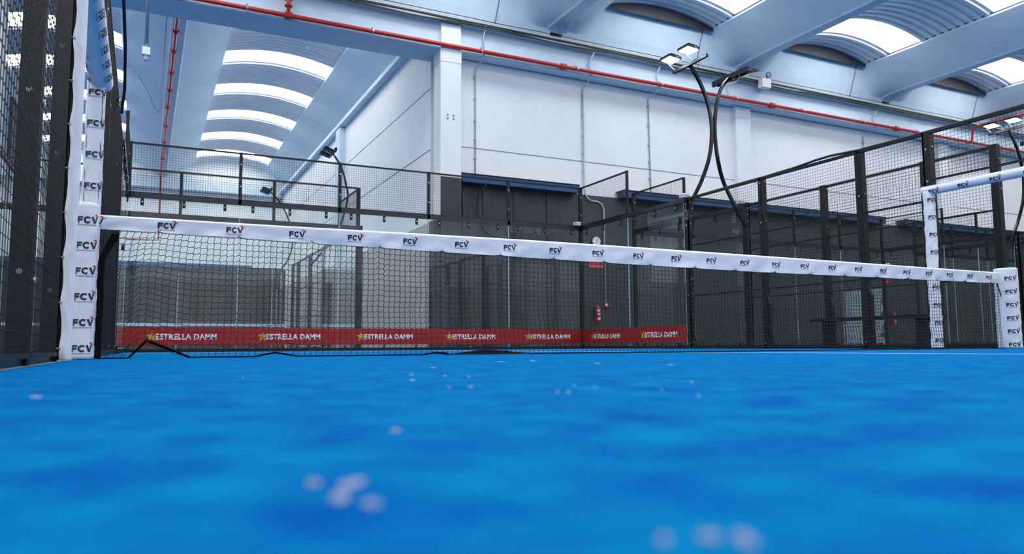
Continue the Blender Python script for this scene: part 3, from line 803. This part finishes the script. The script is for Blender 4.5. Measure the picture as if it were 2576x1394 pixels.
m2 = [(11.55, 5.95, 2.5), (11.33, 5.95, 2.8), (10.96, 5.95, 3.4), (10.77, 5.9, 3.9), (10.72, 5.9, 4.44), (10.77, 5.9, 4.9), (10.92, 5.9, 5.35), (11.18, 5.9, 5.66)]
mast('lit curved floodlight mast on the right fence, bowing right, two glowing lamps', m1, -1, True)
mast('curved mast beside the lit one, bowing left, its dark lamp bar seen from behind', m2, 1, False)
dx = 11.0
mast('lit curved floodlight mast near the right edge, behind the mesh', [(x+dx-.2, y, z) for x, y, z in m1], -1, True)
mast('dark curved floodlight mast at the extreme right edge', [(x+11.2, y, z) for x, y, z in m2], 1, False)
m5 = [(5.0, 18.3, 2.6), (5.3, 18.2, 3.0), (6.0-.2, 18.0, 3.7), (6.12, 18.0, 4.8), (6.08, 18.0, 5.3), (5.9, 18.0, 5.9), (5.62, 18.0, 6.32)]
mast('unlit floodlight mast above the far hall court, leaning left over the mesh', m5, -1, False)
m6 = [(5.0, 26.3, 2.6), (5.3, 26.3, 3.1), (5.75, 26.3, 3.9), (5.85, 26.3, 4.6), (5.7, 26.3, 5.4), (5.35, 26.3, 6.1), (4.9, 26.3, 6.6)]
mast('small distant floodlight mast seen through the end wall glass', m6, -1, False)

# ---------------------------------------------------------------- services on the girder
r = thing('sprinkler_pipe', 'long red fire pipe running along the concrete girder', 'pipe', (7, 11.5, 7.72))
b = MB(); b.smooth = True; b.tube([(XL+.5, 11.5, 7.72), (34, 11.5, 7.72)], .052, 12); b.build('pipe_run', 'pipe', r)
for k in range(-4, 12):
    x = 2.2+2.9*k; b = MB(); b.lathe((x, 11.5, 7.72), (1, 0, 0), ((-.02, .06), (.02, .06)), 12); b.bar((x, 11.5, 7.72), (x, 11.6, 7.86), .03, .02); b.build('pipe_clip', 'galv', r)
for x in (-3, 10.45, 18.2, 24.2, .8, 3.1):
    b = MB(); b.lathe((x, 11.5, 7.72), (1, 0, 0), ((-.09, .055), (-.08, .085), (-.03, .085), (-.02, .07), (.02, .07), (.03, .085), (.08, .085), (.09, .055)), 12); b.build('coupling', 'pipe', r)
b = MB(); b.smooth = True; b.tube([(3.1, 11.5, 7.72), (3.1, 11.5, 8.05), (3.1, 11.46, 8.5), (3.1, 11.3, 8.64), (3.1, 11.0, 8.66), (3.1, 6, 8.66)], .045, 10)
for z in (7.95, 8.12, 8.3, 8.5): b.lathe((3.1, 11.5, z), (0, 0, 1), ((-.03, .06), (-.02, .09), (.02, .09), (.03, .06)), 12)
b.build('riser', 'pipe', r)
r = thing('branch_pipe', 'red branch pipe running away under the left ceiling beam to the far wall', 'pipe', (.85, 12, 7.9))
b = MB(); b.smooth = True; b.tube([(.82, 11.42, 7.72), (.84, 11.42, 8.2), (.85, 11.6, 8.72), (.86, 12.7, 8.66), (.86, 34.9, 8.66), (.88, 35.4, 8.6), (.88, 35.4, 5.5), (-.9, 35.4, 5.45)], .045, 10); b.build('pipe_run', 'pipe', r)
for y in (12.9, 14.4, 15.9, 17.4, 19.3, 21.0, 23.0, 25.5, 28.0, 31.0): b = MB(); b.lathe((.86, y, 8.66), (0, 1, 0), ((-.05, .06), (-.04, .085), (.04, .085), (.05, .06)), 12); b.build('coupling', 'pipe', r)
r = thing('branch_pipe', 'thin red pipe branching off behind the mesh at the upper right', 'pipe', (28.5, 11.5, 7.72))
b = MB(); b.smooth = True; b.tube([(28.1, 11.5, 7.72), (28.2, 11.4, 7.62), (28.2, 11.3, 7.75), (28.2, 11.25, 8.12), (28.2, 11.1, 8.2), (28.2, 4, 8.2)], .04, 10); b.build('pipe_run', 'pipe', r)
r = thing('cable_tray', 'cable tray with black and green cables along the girder top edge', 'cable tray', (7, 11.6, 8.4))
b = MB(); b.box((XL+.5, 11.5, 8.36), (34, 11.68, 8.375)); b.box((XL+.5, 11.5, 8.375), (34, 11.51, 8.42)); b.box((XL+.5, 11.55, 8.5), (34, 11.7, 8.56)); b.build('tray', 'conduit', r)
def wav(x0, x1, y, z, a, s): return [(x0+(x1-x0)*k/160, y+.01*noise.noise(Vector((k*.3, s, 0))), z+a*noise.noise(Vector((k*.16, s, 1)))) for k in range(161)]
b = MB(); b.tube(wav(XL+.5, 34, 11.49, 8.43, .03, 1), .018, 5); b.tube(wav(XL+.5, 34, 11.52, 8.46, .04, 4), .016, 5); b.tube(wav(XL+.5, 34, 11.54, 8.40, .02, 7), .02, 5); b.tube(wav(XL+.5, 34, 11.56, 8.6, .02, 9), .01, 5); b.build('cable', 'cable', r)
b = MB(); b.tube(wav(XL+.5, 34, 11.48, 8.37, .05, 2), .022, 5); b.tube(wav(XL+.5, 34, 11.485, 8.34, .05, 5), .014, 5); b.build('cable', 'cable_green', r)
# wall conduits
def conduit(label, pts, rad=.018, boxes=()):
    r = thing('wall_conduit', label, 'conduit', pts[0]); b = MB(); b.smooth = True; b.tube(pts, rad, 8); b.build('conduit_tube', 'conduit', r)
    b = MB()
    for z in [v for v in (7.2, 6.6, 6.0, 5.5, 5.0)]:
        if pts[0][2] > z > pts[-1][2]: b.box((pts[3][0]-.03, 11.93, z-.02), (pts[3][0]+.03, 12.0, z+.02))
    if b.v: b.build('pipe_clip', 'conduit', r)
def drop(x, dx=.12): return [(x+dx, 11.5, 8.38), (x+dx*.4, 11.62, 8.2), (x, 11.64, 7.95), (x+.02, 11.56, 7.62), (x-.06, 11.9, 7.45), (x-.08, 11.95, 7.2)]
conduit('grey wall conduit just right of the broad white column', [(8.1, 11.5, 8.36), (8.08, 11.62, 8.1), (8.1, 11.56, 7.6), (8.0, 11.96, 7.4), (8.0, 11.96, 4.5)])
conduit('grey wall conduit that bends over the dark wall down to the call point', [(11.5, 11.5, 8.38), (11.36, 11.64, 8.0), (11.4, 11.56, 7.6), (11.34, 11.96, 7.35), (11.34, 11.95, 4.5), (11.34, 11.90, 4.32), (11.40, 11.88, 4.2), (11.52, 11.88, 4.14), (11.75, 11.88, 4.12), (11.88, 11.88, 4.06), (11.94, 11.88, 3.9), (11.94, 11.88, 1.28)], .024)
conduit('grey wall conduit midway between the two white columns', [(13.8, 11.5, 8.38), (13.72, 11.64, 8.0), (13.76, 11.56, 7.6), (13.64, 11.96, 7.4), (13.66, 11.96, 4.5)])
conduit('thin grey conduit at the right, half behind the mesh', [(23.3, 11.5, 8.36), (23.1, 11.64, 8.0), (23.2, 11.56, 7.6), (23.0, 11.96, 7.4), (23.05, 11.96, 4.5)], .02)
conduit('short grey conduit above the second column', [(16.5, 11.5, 8.36), (16.45, 11.64, 8.1), (16.45, 11.6, 7.9), (16.46, 11.6, 7.8), (16.46, 11.6, 7.74)], .018)
# sensor box with round lamp
r = thing('emergency_light', 'small white box with round black spotlight on the girder', 'light', (17.9, 11.5, 8.3))
b = MB(); b.box((17.62, 11.3, 8.2), (17.98, 11.5, 8.48)); b.build('housing', 'white_plastic', r)
b = MB(); b.lathe((17.9, 11.34, 8.62), (-.3, -1, -.1), ((-.03, .06), (.04, .09), (.06, .09)), 16); b.bar((17.9, 11.4, 8.48), (17.9, 11.36, 8.6), .02); b.m = 1; b.lathe((17.9, 11.34, 8.62), (-.3, -1, -.1), ((.055, .07), (.062, .07)), 16); b.build('spotlight', ['black', 'conduit'], r)
# hanging tube
r = thing('hanging_tube', 'slim galvanised tube hanging from the roof at the upper left', 'pipe', (.22, 9, 5.3))
b = MB(); b.smooth = True; b.tube([(.22, 9, 5.42), (.22, 9, 10.0)], .034, 12); b.build('tube', 'galv', r)
b = MB(); b.box((.155, 8.94, 5.36), (.285, 9.06, 5.50)); b.build('collar', 'white_plastic', r)
b = MB(); b.lathe((.22, 9, 5.27), (0, 0, 1), ((0, .035), (.1, .04)), 12); b.build('plug', 'conduit', r)

# ---------------------------------------------------------------- things on the charcoal wall
def clock(x, z, label):
    r = thing('wall_clock', label, 'clock', (x, 11.93, z))
    b = MB(); b.lathe((x, 11.93, z), (0, -1, 0), ((0, .165), (.03, .165), (.045, .15), (.045, .13)), 32); b.build('rim', 'black', r)
    b = MB(); b.lathe((x, 11.884, z), (0, -1, 0), ((0, .135), (.002, .135)), 32); b.build('dial', 'white_plastic', r)
    b = MB()
    for k in range(12):
        a = k*PI/6; b.bar((x+.11*math.sin(a), 11.88, z+.11*math.cos(a)), (x+.125*math.sin(a), 11.88, z+.125*math.cos(a)), .008, .003, Vector((0, 1, 0)))
    b.build('hour_marks', 'black', r)
    b = MB(); b.bar((x, 11.878, z), (x+.008, 11.878, z+.07), .010, .003, Vector((0, 1, 0))); b.build('hand', 'black', r)
    b = MB(); b.bar((x-.02, 11.875, z-.03), (x+.05, 11.875, z+.10), .007, .003, Vector((0, 1, 0))); b.build('hand', 'black', r)
clock(11.68, 2.99, 'round black-rimmed wall clock above the net band, right of the glass corner')
clock(23.85, 2.80, 'round wall clock seen through the mesh near the right door post')
def ext(x, z, label):
    r = thing('fire_extinguisher', label, 'fire extinguisher', (x, 11.8, z))
    b = MB(); b.smooth = True; b.lathe((x, 11.8, z), (0, 0, 1), ((0, .07), (.015, .08), (.40, .08), (.44, .06), (.46, .028)), 18); b.build('cylinder', 'red_paint', r)
    b = MB(); b.lathe((x, 11.8, z+.46), (0, 0, 1), ((0, .025), (.05, .022)), 10); b.build('valve', 'galv', r)
    b = MB(); b.bar((x-.02, 11.8, z+.52), (x+.10, 11.78, z+.56), .02, .012); b.bar((x-.02, 11.8, z+.49), (x+.09, 11.78, z+.50), .02, .012); b.build('handle', 'black', r)
    b = MB(); b.smooth = True; b.tube([(x-.02, 11.78, z+.48), (x-.09, 11.76, z+.44), (x-.10, 11.75, z+.3), (x-.09, 11.75, z+.15)], .011, 6); b.build('hose', 'black', r)
    b = MB()
    for z0, z1 in ((.30, .36), (.22, .26), (.08, .15)):
        A = [(x+.0815*math.sin(t), 11.8-.0815*math.cos(t)) for t in [-.6+1.2*k/6 for k in range(7)]]
        for p, q in zip(A, A[1:]): b.face(b.vert(p[0], p[1], z+z0), b.vert(q[0], q[1], z+z0), b.vert(q[0], q[1], z+z1), b.vert(p[0], p[1], z+z1))
    b.build('printed_label', 'banner_white', r)
    b = MB(); b.box((x-.02, 11.87, z+.2), (x+.02, 11.93, z+.45)); b.build('bracket', 'black', r)
ext(11.62, .70, 'red fire extinguisher on the charcoal wall below the call point conduit')
ext(23.9, .72, 'red fire extinguisher at the right, dimly seen through net and mesh')
def sign(x0, x1, z0, z1, label, words):
    r = thing('safety_sign', label, 'sign', ((x0+x1)/2, 11.92, z0))
    b = MB(); b.box((x0, 11.915, z0), (x1, 11.93, z1)); b.build('plate', 'sign_red', r)
    b = MB(); w = (x1-x0)/2
    for k in range(2):
        cx = x0+w*(k+.5); cz = z0+(z1-z0)*.66; y = 11.912
        b.bar((cx-.05, y, cz-.05), (cx-.05, y, cz+.07), .06, .003, Vector((0, 1, 0))); b.bar((cx+.0, y, cz+.05), (cx+.07, y, cz-.03), .02, .003, Vector((0, 1, 0))); b.bar((cx+.06, y, cz-.05), (cx+.06, y, cz+.02), .05, .003, Vector((0, 1, 0)))
    b.build('pictogram', 'banner_white', r)
    b = MB()
    for k, t in enumerate(words):
        V, F = text_mesh(t, .055, .002); cx = x0+w*(k+.5); mx = max(v[0] for v in V); sc = min(1, (w*.44)/mx)
        i = [b.vert(cx+x*sc, 11.912, z0+.04+y*(.8)) for x, y in V]
        for f in F: b.face(*[i[j] for j in f])
    b.build('lettering', 'banner_white', r)
sign(11.44, 11.92, 2.23, 2.58, 'red fire equipment sign half hidden under the net band, above the extinguisher', ('EXTINTOR', 'PULSADOR'))
sign(23.72, 24.0, 2.2, 2.62, 'small red and white sign below the second wall clock', ('EXTINTOR',)*1)
r = thing('call_point', 'small red fire alarm call point at the end of the wall conduit', 'alarm', (11.95, 11.88, 1.2))
b = MB(); b.box((11.88, 11.85, 1.14), (12.02, 11.93, 1.28)); b.build('housing', 'red_paint', r)
b = MB(); b.box((11.915, 11.845, 1.175), (11.985, 11.851, 1.245)); b.build('press_glass', 'white_plastic', r)

# bench between the two fences
r = thing('bench', 'black steel bench standing between the two right-hand fences', 'bench', (10.8, 2.6, 0))
b = MB(); b.box((10.62, 1.4, .45), (10.98, 3.6, .50)); b.build('seat', 'steel', r)
for y in (1.65, 3.35):
    b = MB(); b.box((10.70, y-.05, 0), (10.90, y+.05, .45)); b.build('leg', 'steel', r)

# small extras on fences, walls and beams
def jbox(label, p):
    r = thing('junction_box', label, 'junction box', p); x, y, z = p
    b = MB(); b.box((x-.07, y-.07, z), (x+.07, y+.07, z+.08)); b.build('box_body', 'conduit', r)
    b = MB(); b.box((x-.074, y-.074, z+.06), (x+.074, y+.074, z+.085)); b.build('lid', 'white_plastic', r)
jbox('pale junction box on top of the right fence post below the lit mast', (10.06, 6.12, 3.03))
jbox('pale junction box on the rail at the glass corner', (9.85, 9.93, 3.02))
jbox('pale junction box on the second fence post, under the dark mast', (11.56, 6.12, 3.03))
def cable(label, pts, r=.012, m='cable', name='power_cable', cat='cable'):
    b = MB(); b.smooth = True; b.tube(pts, r, 6); return tag(b.build(name, m), label, cat)
cable('black cable hanging in a loop on the charcoal wall behind the end wall mesh', [(8.15, 11.55, 4.25), (8.02, 11.8, 4.0), (8.0, 11.85, 3.6), (8.08, 11.85, 3.25), (8.3, 11.85, 3.0), (8.55, 11.85, 2.92)], .016)
cable('thick black cable humped along the top rail of the right fence', [(10.05, 5.7, 3.0), (10.03, 4.6, 3.005), (10.02, 3.9, 3.0), (10.02, 3.2, 3.015), (10.02, 2.8, 3.04), (10.02, 2.5, 3.045), (10.02, 2.0, 3.01), (10.02, .9, 3.0), (10.02, -.5, 3.0)], .02)
cable('grey conduit running beside the red pipe along the left ceiling beam', [(.62, 12.6, 8.86), (.62, 24.5, 8.86)], .018, 'conduit', 'ceiling_conduit', 'conduit')
cable('thin grey cable crossing the underside of the left ceiling beam diagonally', [(-.5, 22.0, 9.6), (-.1, 21.9, 9.28), (.2, 22.8, 9.1), (.45, 24.2, 8.92), (.6, 24.5, 8.87)], .014, 'conduit', 'ceiling_cable', 'cable')
for i, (x, y, lab) in enumerate(((4.9, 18.6, 'small white smoke detector near the first roof light of the left vault'), (4.2, 29.6, 'small white smoke detector deep inside the left vault'))):
    b = MB(); b.lathe((x, y, 9.9), (0, 0, 1), ((0, .05), (.03, .08), (.06, .08)), 14); tag(b.build('smoke_detector', 'white_plastic'), lab, 'smoke detector')
for z in (1.72,):
    b = MB(); b.lathe((-.03, 8, z), (1, 0, 0), ((0, .05), (.06, .05)), 14); b.build('glass_connector', 'black', rl)

# white car and hedge outside the open door (seen only as a reflection in the glass)
r = thing('parked_van', 'white van parked outside, mirrored faintly in the right court glass', 'van', (45, -4.5, 0))
b = MB(); pr = [(-2.1, .3), (2.1, .3), (2.15, .9), (1.9, 1.05), (1.35, 1.85), (-2.05, 1.9), (-2.15, .9)]
A = [b.vert(44, -4.6+y, z) for y, z in pr]; B = [b.vert(45.8, -4.6+y, z) for y, z in pr]
for j in range(7): k = (j+1) % 7; b.face(A[j], A[k], B[k], B[j])
b.face(*A); b.face(*reversed(B)); b.build('body', 'van_white', r)
b = MB(); b.box((43.98, -6.3, 1.1), (44.0, -3.4, 1.65)); b.build('side_window', 'black', r)
for y in (-6, -3.3):
    b = MB(); b.lathe((43.95, y, .33), (1, 0, 0), ((0, .33), (.22, .33)), 20); b.build('wheel', 'rubber', r)
b = MB(); b.smooth = True; g = 24
rows = [[b.vert(50+.8*noise.noise(Vector((i*.5, j*.5, 0))), -12+j*.8, i*.25) for j in range(g)] for i in range(22)]
for P, Q in zip(rows, rows[1:]):
    for j in range(g-1): b.face(P[j], P[j+1], Q[j+1], Q[j])
tag(b.build('hedge', 'hedge'), 'yellow green hedge outside the open door, mirrored in the glass', 'hedge', kind='stuff')
b = MB(); b.box((40.2, -14, -.3), (52, 6, -.02)); struct(b, 'floor', 'asphalt')

# ---------------------------------------------------------------- sand flecks on the turf
b = MB()
def px(x, y):
    d = _f+_r*((x-1288)/1868.8)-_u*((y-697)/1868.8); t = -CAM.z/d.z; return CAM+d*t
def blob(x, y, wpx, hpx, k):
    c = px(x, y); rx = wpx*.5*(c-CAM).length/1868.8; p2 = px(x, y+hpx/2); p1 = px(x, y-hpx/2); ry = (p1-p2).length/2
    d = (p1-p2).normalized(); e = Vector((d.y, -d.x, 0)); n = 14
    for q in range(k):
        cc = c+e*rx*random.uniform(-.5, .5)*(k > 1)+d*ry*random.uniform(-.4, .4)*(k > 1); s = random.uniform(.5, .8) if k > 1 else 1
        ce = b.vert(cc.x, cc.y, .0022); R = []
        for j in range(n):
            a = 2*PI*j/n; w = random.uniform(.75, 1.2)*s; p = cc+e*rx*w*math.cos(a)+d*ry*w*math.sin(a); R.append(b.vert(p.x, p.y, .0006))
        for j in range(n): b.face(ce, R[j], R[(j+1) % n])
for x, y, w, h, k in ((880, 1217, 90, 40, 2), (800, 1215, 60, 22, 2), (855, 1255, 60, 36, 1), (945, 1266, 80, 34, 2), (985, 1087, 62, 16, 2), (90, 1000, 34, 9, 1), (1130, 975, 12, 5, 1), (1182, 975, 22, 5, 2), (1402, 988, 14, 6, 1), (1430, 988, 18, 6, 1),
                      (1037, 957, 34, 6, 2), (1034, 943, 20, 4, 1), (1120, 946, 12, 4, 1), (1180, 948, 16, 4, 1), (1445, 971, 8, 5, 1), (1497, 976, 8, 5, 1), (1665, 982, 9, 6, 1), (1757, 997, 12, 7, 1), (1740, 962, 26, 4, 2), (612, 951, 7, 4, 1), (1670, 1360, 40, 24, 1), (1780, 1355, 110, 48, 2), (1880, 1360, 90, 54, 2), (1255, 910, 40, 3, 2), (1340, 908, 20, 3, 1), (1090, 925, 30, 3, 2), (1690, 918, 50, 3, 2), (1500, 915, 40, 3, 2)):
    q = .8 if y > 1050 else .62; blob(x, y, w*q, h*q, k)
tag(b.build('sand_patches', 'sand'), 'pale patches of silica sand scattered on the blue turf', 'sand', kind='stuff')

fix_normals()
